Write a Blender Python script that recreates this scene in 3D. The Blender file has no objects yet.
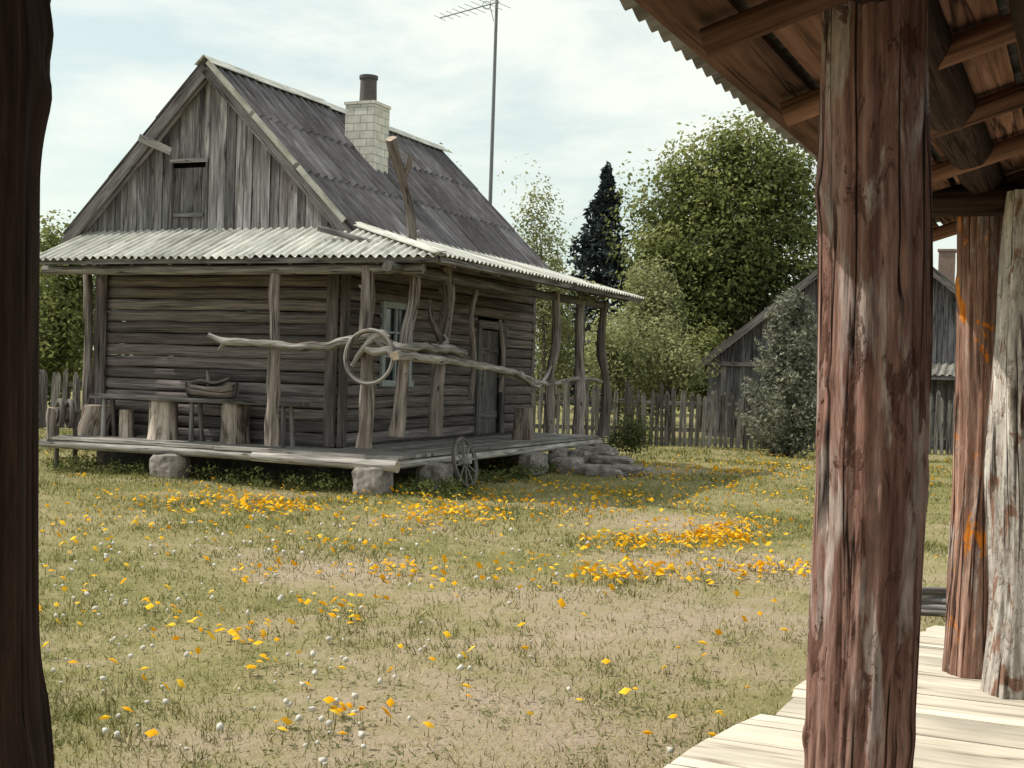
import bpy, math, random
import numpy as np
from mathutils import Vector, Matrix, noise
random.seed(7); rng=np.random.default_rng(7)
scene=bpy.context.scene
scene.view_settings.view_transform='Standard'; scene.view_settings.look='None'; scene.view_settings.exposure=0

# ---------------- camera ----------------
F=1296.0; EYE=1.8; ROLL=0.03; HOR=12.0
cam=bpy.data.cameras.new('camera'); camo=bpy.data.objects.new('camera',cam); scene.collection.objects.link(camo)
cam.sensor_width=36; cam.lens=F/1024*36; cam.clip_end=3000; cam.clip_start=0.05
camo.matrix_world=Matrix.Translation((0,0,EYE))@Matrix.Rotation(math.radians(90)-math.atan(HOR/F),4,'X')@Matrix.Rotation(ROLL,4,'Z')
scene.camera=camo
def pdir(px,py):
    dx=px-512; dy=384-py
    return Vector(((dx-ROLL*dy)/F,1.0,(dy+ROLL*dx-HOR)/F))
def on_z(px,py,z=0.0):
    d=pdir(px,py); t=(z-EYE)/d.z; return Vector((0,0,EYE))+d*t
def at_d(px,py,D):
    return Vector((0,0,EYE))+pdir(px,py)*D
TH=math.radians(23)
HM=Matrix.Translation((-1.63,18.4,0))@Matrix.Rotation(-TH,4,'Z')
HI=HM.inverted()
def ray_l(px,py,inv=HI):
    o=inv@Vector((0,0,EYE)); d=inv.to_3x3()@pdir(px,py); return o,d
def plane_b(px,py,b):
    o,d=ray_l(px,py); t=(b-o.y)/d.y; return o+d*t
def plane_a(px,py,a):
    o,d=ray_l(px,py); t=(-a-o.x)/d.x; return o+d*t

# ---------------- mesh helpers ----------------
class MB:
    def __init__(s): s.v=[];s.f=[];s.uv=[];s.m=[];s.r=[];s.sm=[]
    def add(s,vs,fs,uvs,mi=0,rnd=None,smooth=False):
        if rnd is None: rnd=random.random()
        o=len(s.v); s.v+= [tuple(p) for p in vs]; s.r+=[rnd]*len(vs)
        ou=rnd*71.3; ov=rnd*133.7
        for f,u in zip(fs,uvs):
            s.f.append(tuple(i+o for i in f)); s.uv.append([(a+ou,b+ov) for a,b in u]); s.m.append(mi); s.sm.append(smooth)
    def build(s,name,mats,parent=None,matrix=None):
        me=bpy.data.meshes.new(name); me.from_pydata(s.v,[],s.f)
        for m in mats: me.materials.append(m)
        me.polygons.foreach_set('material_index',s.m); me.polygons.foreach_set('use_smooth',s.sm)
        uvl=me.uv_layers.new(name='UVMap'); flat=[c for f in s.uv for p in f for c in p]; uvl.data.foreach_set('uv',flat)
        at=me.attributes.new('rnd','FLOAT','POINT'); at.data.foreach_set('value',s.r); me.update()
        o=bpy.data.objects.new(name,me); scene.collection.objects.link(o)
        if parent is not None: o.parent=parent
        if matrix is not None: o.matrix_local=matrix
        return o
def empty(name,matrix=None):
    e=bpy.data.objects.new(name,None); scene.collection.objects.link(e); e.empty_display_size=.3
    if matrix is not None: e.matrix_world=matrix
    return e
def board(M,p0,p1,w,t,n=(0,0,1),mi=0,rnd=None,jit=0.0,w2=None):
    p0=Vector(p0);p1=Vector(p1);d=(p1-p0);L=d.length;d.normalize();n=Vector(n);s=d.cross(n)
    if s.length<1e-4: s=d.cross(Vector((1,0.1,0)))
    s.normalize();n=s.cross(d).normalized()
    w2=w if w2 is None else w2
    vs=[]
    for p,ww in((p0,w),(p1,w2)):
        for a,b in((-1,-1),(1,-1),(1,1),(-1,1)):
            q=p+s*(a*ww/2)+n*(b*t/2)
            if jit: q=q+s*random.uniform(-jit,jit)+n*random.uniform(-jit,jit)*.5+d*random.uniform(-jit,jit)
            vs.append(q)
    fs=[];us=[];per=[0,w,w+t,2*w+t,2*w+2*t]
    for i in range(4):
        j=(i+1)%4; fs.append((i,j,4+j,4+i)); us.append([(per[i],0),(per[i+1],0),(per[i+1],L),(per[i],L)])
    fs.append((3,2,1,0)); us.append([(0,0),(w,0),(w,t*.3),(0,t*.3)])
    fs.append((4,5,6,7)); us.append([(0,0),(w,0),(w,t*.3),(0,t*.3)])
    M.add(vs,fs,us,mi,rnd,False)
def catmull(pts,k):
    pts=[Vector(p) for p in pts]; P=[pts[0]*2-pts[1]]+pts+[pts[-1]*2-pts[-2]]; out=[]
    for i in range(1,len(P)-2):
        for j in range(k):
            t=j/k;a,b,c,d=P[i-1],P[i],P[i+1],P[i+2]
            out.append(.5*((2*b)+(c-a)*t+(2*a-5*b+4*c-d)*t*t+(3*b-a-3*c+d)*t**3))
    out.append(P[-2]); return out
def sweep(M,pts,radii,n=12,hint=(0,0,1),amp=.0,fa=1.5,fl=1.2,ell=(1,1),p=2.0,mi=0,cap=None,rnd=None,amp2=0,fa2=6,fl2=.8,tw=0,bumps=None):
    if rnd is None: rnd=random.random()
    pts=[Vector(q) for q in pts]; N=len(pts); hint=Vector(hint)
    if not hasattr(radii,'__len__'): radii=[radii]*N
    if len(radii)!=N:
        radii=list(np.interp(np.linspace(0,1,N),np.linspace(0,1,len(radii)),radii))
    vs=[];L=0;Ls=[]
    seed=Vector((rnd*50,rnd*91,rnd*17))
    for i in range(N):
        d=(pts[min(i+1,N-1)]-pts[max(i-1,0)]).normalized()
        if i: L+=(pts[i]-pts[i-1]).length
        Ls.append(L)
        s=d.cross(hint)
        if s.length<1e-3: s=d.cross(Vector((.3,.8,.1)))
        s.normalize(); u=s.cross(d)
        for j in range(n):
            a=2*math.pi*j/n+tw*L; c,sn=math.cos(a),math.sin(a)
            r=radii[i]/((abs(c)**p+abs(sn)**p)**(1/p))
            if amp: r*=1+amp*noise.noise(Vector((c*fa,sn*fa,L*fl))+seed)
            if amp2:
                q=noise.noise(Vector((c*fa2,sn*fa2,L*fl2))+seed); r*=1+amp2*q
                q2=abs(noise.noise(Vector((c*fa2*1.3,sn*fa2*1.3,L*fl2*.6))-seed)); r*=1-min(.09,amp2*.9)*max(0,1-q2/.06)
            if bumps:
                for ba,bz,bs,bh in bumps:
                    da=((a-ba+math.pi)%(2*math.pi)-math.pi)*radii[i]; dz=(L-bz)
                    dd=(da*da+dz*dz*.45)/(bs*bs)
                    if dd<6: r+=bh*math.exp(-dd)-bh*.7*math.exp(-dd*7)
            vs.append(pts[i]+s*(c*r*ell[0])+u*(sn*r*ell[1]))
    R=sum(radii)/N; C=2*math.pi*R
    fs=[];us=[]
    for i in range(N-1):
        for j in range(n):
            k=(j+1)%n
            fs.append((i*n+j,i*n+k,(i+1)*n+k,(i+1)*n+j))
            u0=C*j/n;u1=C*(j+1)/n; us.append([(u0,Ls[i]),(u1,Ls[i]),(u1,Ls[i+1]),(u0,Ls[i+1])])
    M.add(vs,fs,us,mi,rnd,True)
    cm=mi if cap is None else cap
    cu=[(R*math.cos(2*math.pi*j/n),R*.3*math.sin(2*math.pi*j/n)) for j in range(n)]
    M.add(vs[:n],[tuple(reversed(range(n)))],[list(reversed(cu))],cm,rnd)
    M.add(vs[-n:],[tuple(range(n))],[cu],cm,rnd)
def corr(M,fn,s0,s1,tlo,thi,nrm,wl=.15,amp=.024,rows=2,mi=0,sheet=1.05,k=8,ragged=.02):
    nrm=Vector(nrm).normalized(); nsh=max(1,round((s1-s0)/sheet))
    for r in range(rows):
        for h in range(nsh):
            a=s0+(s1-s0)*h/nsh; b=s0+(s1-s0)*(h+1)/nsh+ (0.06 if h<nsh-1 else 0)
            nc=int((b-a)/wl*k)+1; ss=np.linspace(a,b,nc); rv=random.random()
            jt=random.uniform(-ragged,ragged); lift=.004+.008*random.random()
            vs=[];fs=[];us=[]
            for s in ss:
                lo,hi=tlo(s),thi(s)
                if hi<lo+.001: hi=lo+.001
                t0=lo+(hi-lo)*r/rows+jt; t1=lo+(hi-lo)*(r+1)/rows+(.06 if r<rows-1 else 0)
                z=amp*math.sin(2*math.pi*s/wl)
                for q in range(3):
                    t=t0+(t1-t0)*q/2
                    vs.append(Vector(fn(s,t))+nrm*(z+lift+.016*(1-q/2)+.002*(h%2)))
            for i in range(nc-1):
                for q in range(2):
                    fs.append((i*3+q,(i+1)*3+q,(i+1)*3+q+1,i*3+q+1))
                    us.append([(ss[i],q*.5*1.2),(ss[i+1],q*.5*1.2),(ss[i+1],(q+1)*.5*1.2),(ss[i],(q+1)*.5*1.2)])
            M.add(vs,fs,us,mi,rv,True)
def np_mesh(name,V,Fa,mat,rnd=None,parent=None,smooth=False):
    me=bpy.data.meshes.new(name); n=len(V); m,k=Fa.shape
    me.vertices.add(n); me.vertices.foreach_set('co',V.astype(np.float32).ravel())
    me.loops.add(m*k); me.loops.foreach_set('vertex_index',Fa.astype(np.int32).ravel())
    me.polygons.add(m); me.polygons.foreach_set('loop_start',(np.arange(m)*k).astype(np.int32))
    me.update(calc_edges=True); me.materials.append(mat)
    if rnd is not None:
        at=me.attributes.new('rnd','FLOAT','POINT'); at.data.foreach_set('value',rnd.astype(np.float32))
    if smooth: me.polygons.foreach_set('use_smooth',[True]*m)
    o=bpy.data.objects.new(name,me); scene.collection.objects.link(o)
    if parent is not None: o.parent=parent
    return o

# ---------------- node helpers ----------------
class NT:
    def __init__(s,name):
        s.mat=bpy.data.materials.new(name); s.mat.use_nodes=True; s.t=s.mat.node_tree; s.t.nodes.clear()
        s.out=s.n('ShaderNodeOutputMaterial')
    def n(s,t,**k):
        x=s.t.nodes.new(t)
        for a,b in k.items(): setattr(x,a,b)
        return x
    def l(s,a,b): s.t.links.new(a,b)
    def noise(s,vec,scale,detail=4,rough=.6,dist=0):
        x=s.n('ShaderNodeTexNoise'); x.inputs['Scale'].default_value=scale; x.inputs['Detail'].default_value=min(detail,5)
        x.inputs['Roughness'].default_value=rough; x.inputs['Distortion'].default_value=dist
        if vec is not None: s.l(vec,x.inputs['Vector'])
        return x.outputs['Fac']
    def ramp(s,fac,stops,interp='LINEAR'):
        x=s.n('ShaderNodeValToRGB'); x.color_ramp.interpolation=interp; e=x.color_ramp.elements
        while len(e)<len(stops): e.new(.5)
        for i,(p,c) in enumerate(stops):
            e[i].position=p
            if not hasattr(c,'__len__'): c=(c,c,c)
            e[i].color=(*c[:3],1)
        s.l(fac,x.inputs[0]); return x.outputs[0]
    def math(s,op,a,b=0.0,clamp=False):
        x=s.n('ShaderNodeMath',operation=op); x.use_clamp=clamp
        for i,q in enumerate((a,b)):
            if isinstance(q,(int,float)): x.inputs[i].default_value=q
            else: s.l(q,x.inputs[i])
        return x.outputs[0]
    def mix(s,f,a,b,mode='MIX'):
        x=s.n('ShaderNodeMix',data_type='RGBA',blend_type=mode)
        for q,i in((f,0),(a,6),(b,7)):
            if isinstance(q,(int,float)): x.inputs[i].default_value=q if i==0 else (q,q,q,1)
            elif isinstance(q,tuple): x.inputs[i].default_value=(*q[:3],1)
            else: s.l(q,x.inputs[i])
        return x.outputs[2]
    def attr(s,name='rnd'):
        x=s.n('ShaderNodeAttribute'); x.attribute_name=name; return x.outputs['Fac']
    def uvvec(s,su,sv):
        u=s.n('ShaderNodeUVMap'); u.uv_map='UVMap'; m=s.n('ShaderNodeMapping'); m.inputs['Scale'].default_value=(su,sv,1)
        s.l(u.outputs[0],m.inputs[0]); return m.outputs[0]
    def pos(s,sc=(1,1,1)):
        g=s.n('ShaderNodeNewGeometry'); m=s.n('ShaderNodeMapping'); m.inputs['Scale'].default_value=sc; s.l(g.outputs['Position'],m.inputs[0]); return m.outputs[0]
    def bsdf(s,col,rough=.85,bump=None,bs=.4,bd=.01,spec=.25,metal=0):
        b=s.n('ShaderNodeBsdfPrincipled'); 
        if isinstance(col,tuple): b.inputs['Base Color'].default_value=(*col,1)
        else: s.l(col,b.inputs['Base Color'])
        if isinstance(rough,(int,float)): b.inputs['Roughness'].default_value=rough
        else: s.l(rough,b.inputs['Roughness'])
        b.inputs['Specular IOR Level'].default_value=spec; b.inputs['Metallic'].default_value=metal
        if bump is not None:
            x=s.n('ShaderNodeBump'); x.inputs['Strength'].default_value=bs; x.inputs['Distance'].default_value=bd
            s.l(bump,x.inputs['Height']); s.l(x.outputs[0],b.inputs['Normal'])
        s.l(b.outputs[0],s.out.inputs[0]); return b
def wood(name,cd,cm,cl,su=26,sv=1.2,patch=None,crack=True,bs=.5,bd=.01,var=.35,knots=False,patchthr=(.5,.62),pscale=(4,1.2),crackc=.12,thin=.022,fine=0,cgate=(.42,.55),pgain=(.5,1.5),patch2=None,p2scale=(12,3),p2thr=(.56,.6)):
    t=NT(name)
    st=t.noise(t.uvvec(su,sv),1,5,.68,.4)
    col=t.ramp(st,[(.3,cd),(.5,cm),(.72,cl)])
    big=t.noise(t.uvvec(3,.9),1,3,.6)
    col=t.mix(1.0,col,t.ramp(big,[(.3,.65),(.7,1.3)]),'MULTIPLY')
    hgt=st
    if patch is not None:
        pn=t.noise(t.uvvec(*pscale),1,5,.65,.6)
        pf=t.ramp(pn,[(patchthr[0],0),(patchthr[1],1)])
        pc=t.mix(st,tuple(c*pgain[0] for c in patch),tuple(min(1,c*pgain[1]) for c in patch))
        col=t.mix(pf,col,pc)
    if patch2 is not None:
        pn=t.noise(t.uvvec(*p2scale),1,5,.7,.5)
        pf2=t.ramp(pn,[(p2thr[0],0),(p2thr[1],1)])
        col=t.mix(t.math('MULTIPLY',pf2,.8),col,patch2)
        hgt=t.math('SUBTRACT',hgt,t.math('MULTIPLY',pf2,.35))
    if fine:
        fn=t.noise(t.uvvec(su*3.2,sv*9),1,4,.75,.3); col=t.mix(1.0,col,t.ramp(fn,[(.3,1-fine),(.5,1.0),(.7,1+fine*.8)]),'MULTIPLY'); hgt=t.math('ADD',hgt,t.math('MULTIPLY',fn,.4))
    if crack:
        cn=t.noise(t.uvvec(su*.45,sv*.28),1,3,.5,.3)
        cf=t.math('ABSOLUTE',t.math('SUBTRACT',cn,.5))
        cr=t.ramp(cf,[(0,0),(thin,1)])
        gate=t.ramp(t.noise(t.uvvec(5,1),1,2),[(cgate[0],1),(cgate[1],0)])
        cr=t.math('MAXIMUM',cr,gate)
        col=t.mix(1.0,col,t.mix(cr,(crackc,crackc*.9,crackc*.85),(1,1,1)),'MULTIPLY')
        hgt=t.math('ADD',t.math('MULTIPLY',hgt,.6),t.math('MULTIPLY',cr,.8))
    if knots:
        vo=t.n('ShaderNodeTexVoronoi'); vo.inputs['Scale'].default_value=1; t.l(t.uvvec(5.5,2.4),vo.inputs['Vector'])
        kf=t.ramp(vo.outputs['Distance'],[(.05,.18),(.1,.7),(.15,1)])
        col=t.mix(1.0,col,kf,'MULTIPLY')
    r=t.attr(); col=t.mix(1.0,col,t.ramp(r,[(0,1-var),(1,1+var)]),'MULTIPLY')
    t.bsdf(col,.9,hgt,bs,bd,.12)
    return t.mat

GREYW=wood('weathered_grey_wood',(.07,.064,.066),(.19,.178,.178),(.36,.34,.338))
GABLEW=wood('gable_board_wood',(.065,.06,.066),(.22,.21,.22),(.44,.42,.43),su=22,var=.5,patch=(.14,.11,.095),patchthr=(.55,.75))
LOGW=wood('log_wall_wood',(.06,.052,.052),(.18,.158,.156),(.35,.315,.31),su=20,sv=1.0,bd=.02,bs=.7,var=.35,patch=(.14,.1,.085),patchthr=(.52,.8))
DECKW=wood('old_deck_wood',(.11,.105,.1),(.29,.27,.255),(.5,.475,.445))
LIMB=wood('rail_limb_wood',(.11,.098,.095),(.27,.25,.24),(.45,.43,.41),su=24,sv=2,bs=.8,bd=.02,knots=True)
POSTG=wood('gnarled_post_wood',(.07,.056,.052),(.21,.178,.168),(.4,.36,.345),su=20,knots=True,bs=.8,bd=.02)
STUMPB=wood('stump_bark_wood',(.17,.13,.11),(.43,.365,.315),(.64,.58,.51),su=16,patch=(.13,.095,.08))
REDP=wood('peeled_red_log',(.1,.048,.038),(.265,.148,.122),(.42,.285,.25),su=24,sv=1.1,patch=(.4,.325,.305),patchthr=(.52,.6),pscale=(12,2.0),knots=True,bs=1,bd=.014,var=.06,crackc=.05,thin=.024,fine=.38,cgate=(.4,.46),pgain=(.65,1.3),patch2=(.1,.048,.036),p2scale=(15,4.5),p2thr=(.56,.6))
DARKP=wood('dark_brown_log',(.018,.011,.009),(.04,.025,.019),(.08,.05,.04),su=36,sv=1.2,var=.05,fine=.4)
ORNGP=wood('split_brown_log',(.12,.06,.042),(.29,.165,.125),(.45,.31,.26),su=28,sv=1.2,patch=(.6,.2,.03),patchthr=(.61,.63),pscale=(9,4),bs=1,bd=.015,var=.05,fine=.38,thin=.024,cgate=(.4,.46),patch2=(.38,.32,.3),p2scale=(10,2),p2thr=(.53,.6))
PALEP=wood('pale_barked_log',(.28,.24,.22),(.48,.44,.41),(.68,.65,.61),su=24,sv=1.6,patch=(.27,.16,.12),patchthr=(.55,.59),pscale=(12,3.5),bs=1,bd=.02,var=.05,fine=.38,thin=.022,crackc=.15,cgate=(.4,.48),patch2=(.36,.3,.27),p2scale=(20,8))
ROOFW=wood('porch_roof_wood',(.06,.032,.02),(.17,.09,.058),(.29,.165,.115),su=24,var=.45)
PLANK=wood('pale_sunlit_plank',(.47,.42,.345),(.64,.585,.49),(.74,.69,.6),su=14,sv=.9,var=.08,bs=.25,crackc=.4)
PICK=wood('picket_wood',(.075,.065,.062),(.19,.172,.165),(.34,.315,.305),su=18,var=.45)
BARNW=wood('barn_wood',(.05,.046,.052),(.14,.132,.142),(.25,.24,.255),su=14,var=.4)

def slate(name,cd,cm,cl,moss=(.09,.09,.05),var=.2,su=16,sv=1.6):
    t=NT(name)
    n1=t.noise(t.uvvec(3,1.2),1,5,.7); n2=t.noise(t.uvvec(su,sv),1,5,.7)
    col=t.ramp(t.math('ADD',t.math('MULTIPLY',n1,.4),t.math('MULTIPLY',n2,.6)),[(.36,cd),(.5,cm),(.64,cl)])
    m=t.ramp(t.noise(t.uvvec(9,1.2),1,5,.75),[(.5,0),(.62,1)])
    col=t.mix(t.math('MULTIPLY',m,.7),col,moss)
    col=t.mix(1.0,col,t.ramp(t.attr(),[(0,1-var),(1,1+var)]),'MULTIPLY')
    t.bsdf(col,.85,n2,.3,.005,.2); return t.mat
SLATE=slate('dark_corrugated_slate',(.05,.046,.05),(.125,.118,.126),(.24,.23,.245),moss=(.065,.052,.046),var=.28,su=9,sv=.5)
SLATEL=slate('pale_corrugated_slate',(.26,.26,.24),(.5,.5,.465),(.7,.69,.64),moss=(.22,.22,.17))
SLATEM=slate('porch_edge_slate',(.08,.075,.07),(.18,.17,.16),(.31,.3,.285))

def stone(name,a,b):
    t=NT(name); p=t.pos(); n=t.noise(p,9,5,.7); v=t.noise(p,2.5,3)
    col=t.mix(1.0,t.ramp(n,[(.3,a),(.7,b)]),t.ramp(v,[(.3,.7),(.7,1.2)]),'MULTIPLY')
    t.bsdf(col,.9,n,.6,.02,.2); return t.mat
STONE=stone('fieldstone',(.13,.11,.105),(.38,.345,.325))
DSTONE=stone('shaded_foundation_stone',(.03,.028,.027),(.1,.092,.088))  # darker fieldstone: the shade under the deck is put into its colour
def simple(name,c,r=.6,metal=0,sc=20,v=.3):
    t=NT(name); n=t.noise(t.pos(),sc,5,.7)
    col=t.mix(1.0,c,t.ramp(n,[(.3,1-v),(.7,1+v)]),'MULTIPLY'); t.bsdf(col,r,n,.2,.004,.3,metal); return t.mat
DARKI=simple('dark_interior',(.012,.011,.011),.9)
SOOT=simple('sooty_metal_pipe',(.09,.08,.078),.7,.0)
IRON=simple('rusty_iron',(.11,.095,.088),.7)
POLEM=simple('galvanised_pole',(.17,.18,.19),.5,.3)
FRAMEM=simple('faded_window_paint',(.36,.4,.43),.7)
CUTW=simple('cut_log_end',(.36,.29,.23),.9,0,14,.5)
GLS=NT('window_glass'); GLS.bsdf((.03,.035,.04),.08,None,spec=.8); GLASS=GLS.mat
bt=NT('pale_chimney_brick'); br=bt.n('ShaderNodeTexBrick'); bt.l(bt.uvvec(1,1),br.inputs['Vector'])
br.inputs['Scale'].default_value=1; br.inputs['Brick Width'].default_value=.27; br.inputs['Row Height'].default_value=.14; br.inputs['Mortar Size'].default_value=.008
br.inputs['Color1'].default_value=(.72,.7,.64,1); br.inputs['Color2'].default_value=(.6,.585,.53,1); br.inputs['Mortar'].default_value=(.34,.33,.3,1)
bn=bt.noise(bt.uvvec(6,6),1,5,.7); bt.bsdf(bt.mix(1.0,br.outputs['Color'],bt.ramp(bn,[(.3,.76),(.7,1.12)]),'MULTIPLY'),.9,br.outputs['Fac'],-.4,.01); BRICK=bt.mat

def leafmat(name,stops,trans=.35):
    t=NT(name); r=t.attr(); c=t.ramp(r,stops)
    d=t.n('ShaderNodeBsdfDiffuse'); t.l(c,d.inputs[0])
    if trans:
        tr=t.n('ShaderNodeBsdfTranslucent'); m=t.n('ShaderNodeMixShader'); m.inputs[0].default_value=trans
        t.l(c,tr.inputs[0]); t.l(d.outputs[0],m.inputs[1]); t.l(tr.outputs[0],m.inputs[2]); t.l(m.outputs[0],t.out.inputs[0])
    else: t.l(d.outputs[0],t.out.inputs[0])
    return t.mat
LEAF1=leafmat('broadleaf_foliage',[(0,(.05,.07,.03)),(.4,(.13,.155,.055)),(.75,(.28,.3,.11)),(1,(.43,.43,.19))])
LEAF2=leafmat('pale_willow_foliage',[(0,(.12,.135,.065)),(.5,(.25,.265,.125)),(1,(.41,.42,.22))])
LEAFS=leafmat('spruce_needles',[(0,(.02,.028,.034)),(1,(.065,.08,.082))],0)
LEAFJ=leafmat('juniper_needles',[(0,(.1,.11,.085)),(.5,(.22,.23,.175)),(1,(.38,.385,.3))],.3)
LEAFW=leafmat('weed_foliage',[(0,(.055,.07,.025)),(.5,(.13,.15,.055)),(1,(.23,.245,.11))],.3)
TRUNK=simple('tree_bark',(.09,.075,.062),.95,0,8,.5)

# ---------------- world + sun ----------------
w=bpy.data.worlds.new('World'); scene.world=w; w.use_nodes=True; nt=w.node_tree; nt.nodes.clear()
S=Vector((-.95,.20,0)).normalized()*math.cos(math.radians(50)); S.z=math.sin(math.radians(50))
sky=nt.nodes.new('ShaderNodeTexSky'); sky.sky_type='NISHITA'; sky.sun_disc=False; sky.sun_elevation=math.radians(50); sky.sun_rotation=math.atan2(S.x,S.y)
sky.dust_density=2.0; sky.ozone_density=1.0
tc=nt.nodes.new('ShaderNodeTexCoord'); mp=nt.nodes.new('ShaderNodeMapping'); mp.inputs['Scale'].default_value=(1,1,3.2); mp.inputs['Location'].default_value=(3.1,.4,.2)
nz=nt.nodes.new('ShaderNodeTexNoise'); nz.inputs['Scale'].default_value=4.2; nz.inputs['Detail'].default_value=7; nz.inputs['Roughness'].default_value=.6; nz.inputs['Distortion'].default_value=.3
rp=nt.nodes.new('ShaderNodeValToRGB'); rp.color_ramp.elements[0].position=.38; rp.color_ramp.elements[0].color=(.5,.5,.5,1); rp.color_ramp.elements[1].position=.6; rp.color_ramp.elements[1].color=(.98,.98,.98,1)
mx=nt.nodes.new('ShaderNodeMix'); mx.data_type='RGBA'; mx.inputs[7].default_value=(6.5,6.85,6.3,1)
bg=nt.nodes.new('ShaderNodeBackground'); bg.inputs[1].default_value=.15; wo=nt.nodes.new('ShaderNodeOutputWorld')
L=nt.links.new
tint=nt.nodes.new('ShaderNodeMix'); tint.data_type='RGBA'; tint.blend_type='MULTIPLY'; tint.inputs[0].default_value=1; tint.inputs[7].default_value=(1.0,1.12,.95,1)
L(sky.outputs[0],tint.inputs[6])
L(tc.outputs['Generated'],mp.inputs[0]); L(mp.outputs[0],nz.inputs['Vector']); L(nz.outputs['Fac'],rp.inputs[0]); L(rp.outputs[0],mx.inputs[0]); L(tint.outputs[2],mx.inputs[6]); L(mx.outputs[2],bg.inputs[0]); L(bg.outputs[0],wo.inputs[0])
sl=bpy.data.lights.new('sun','SUN'); sl.energy=4.3; sl.angle=math.radians(.5); sl.color=(1,.925,.81)
so=bpy.data.objects.new('sun',sl); scene.collection.objects.link(so); so.rotation_euler=S.to_track_quat('Z','Y').to_euler(); so.location=(-20,5,30)

# ---------------- ground ----------------
def gh(x,y):
    f=np.clip((45-np.hypot(x,y-15))/15,0,1)
    return f*(.03*np.sin(x*.9+1)*np.cos(y*.7)+.02*np.sin(x*2.1+y*1.3)-.0)
BL=((1.1,9.4,2.8),(-.3,6.6,1.8),(3.3,25.0,2.6),(2.6,12.5,2.0),(-1.5,11.5,1.5),(1.9,16,1.6))
def groundcol(t):
    p=t.pos()
    n1=t.noise(p,.45,4,.6); n2=t.noise(p,2.2,5,.7); n3=t.noise(p,14,5,.75)
    s=t.math('ADD',t.math('MULTIPLY',n1,.42),t.math('ADD',t.math('MULTIPLY',n2,.36),t.math('MULTIPLY',n3,.22)))
    b=None
    for x,y,r in BL:
        v=t.n('ShaderNodeVectorMath',operation='DISTANCE'); t.l(p,v.inputs[0]); v.inputs[1].default_value=(x,y,0)
        q=t.math('SUBTRACT',1,t.math('DIVIDE',v.outputs['Value'],r),True); b=q if b is None else t.math('MAXIMUM',b,q)
    g=t.n('ShaderNodeNewGeometry'); sx=t.n('ShaderNodeSeparateXYZ'); t.l(g.outputs['Position'],sx.inputs[0])
    dry=t.ramp(t.math('DIVIDE',sx.outputs[1],30.0),[(.2,.035),(.55,.015),(.75,0.0)])
    s=t.math('ADD',t.math('ADD',s,t.math('MULTIPLY',b,.15)),dry)
    col=t.ramp(s,[(.38,(.125,.13,.045)),(.46,(.21,.2,.08)),(.53,(.285,.255,.125)),(.6,(.35,.29,.185)),(.72,(.42,.335,.26))])
    return col,n3,s
t=NT('dry_meadow_ground'); c,n3,s=groundcol(t); t.bsdf(c,.95,n3,.9,.05,.1); GROUND=t.mat
BLADE=leafmat('grass_blades',[(0,(.115,.13,.038)),(.35,(.22,.22,.08)),(.65,(.36,.32,.15)),(1,(.55,.48,.29))],0)
xs=np.concatenate([np.linspace(-900,-35,14)[:-1],np.linspace(-35,35,176),np.linspace(35,900,14)[1:]])
ys=np.concatenate([np.linspace(-300,-8,8)[:-1],np.linspace(-8,50,146),np.linspace(50,1500,16)[1:]])
X,Y=np.meshgrid(xs,ys); V=np.stack([X.ravel(),Y.ravel(),gh(X,Y).ravel()],1); nx=len(xs); ny=len(ys)
i=np.arange(nx*ny).reshape(ny,nx); Fq=np.stack([i[:-1,:-1].ravel(),i[:-1,1:].ravel(),i[1:,1:].ravel(),i[1:,:-1].ravel()],1)
np_mesh('ground',V,Fq,GROUND,smooth=True)
def bare(x,y):
    b=np.zeros_like(x)
    for bx,by,r in BL: b=np.maximum(b,1-np.hypot(x-bx,y-by)/r)
    return np.clip(b,0,1)
N=560000
D=4+30*rng.random(N)**1.45; Xg=(rng.random(N)-.5)*2*(.46*D+1.2)
pn=.5+.25*np.sin(Xg*1.7+2*np.sin(D*.9))+.25*np.sin(D*2.3+1.5*np.sin(Xg*1.3+1))
pn2=.5+.5*np.sin(Xg*6.1+2*np.sin(D*4.1))*np.sin(D*5.3+2*np.sin(Xg*3.7))
pn3=.5+.5*np.sin(Xg*17.3+3*np.sin(D*7.1))*np.sin(D*14.9+3*np.sin(Xg*9.7))
keep=rng.random(N)<(.25+.75*pn)*(.35+.65*pn2)*(.3+.7*pn3)*(1-.75*bare(Xg,D))*1.3
Xg=Xg[keep];Yg=D[keep];pn=pn[keep];pn2=pn2[keep];pn3=pn3[keep];n=len(Xg)
hgt=(.014+.042*rng.random(n)**1.6)*(.55+.7*pn*pn2+.5*pn3)*(1+.02*Yg); wd=(.0026+.0022*rng.random(n))*(Yg/9)**.75*1.15
an=rng.random(n)*6.283; ln=rng.random(n)*1.2; la=rng.random(n)*6.283
base=np.stack([Xg,Yg,gh(Xg,Yg)-.003],1); dv=np.stack([np.cos(an)*wd,np.sin(an)*wd,np.zeros(n)],1)
tip=base+np.stack([np.cos(la)*ln*hgt,np.sin(la)*ln*hgt,hgt],1)
V=np.stack([base-dv,base+dv,tip],1).reshape(-1,3); Fq=np.arange(n*3).reshape(-1,3)
tone=.54-.4*(pn-.5)-.25*(pn3-.5)-.06*np.clip((Yg-12)/10,0,1)+.26*rng.standard_normal(n)*.8
np_mesh('lawn_grass',V,Fq,BLADE,np.repeat(np.clip(tone,0,1),3))
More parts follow.
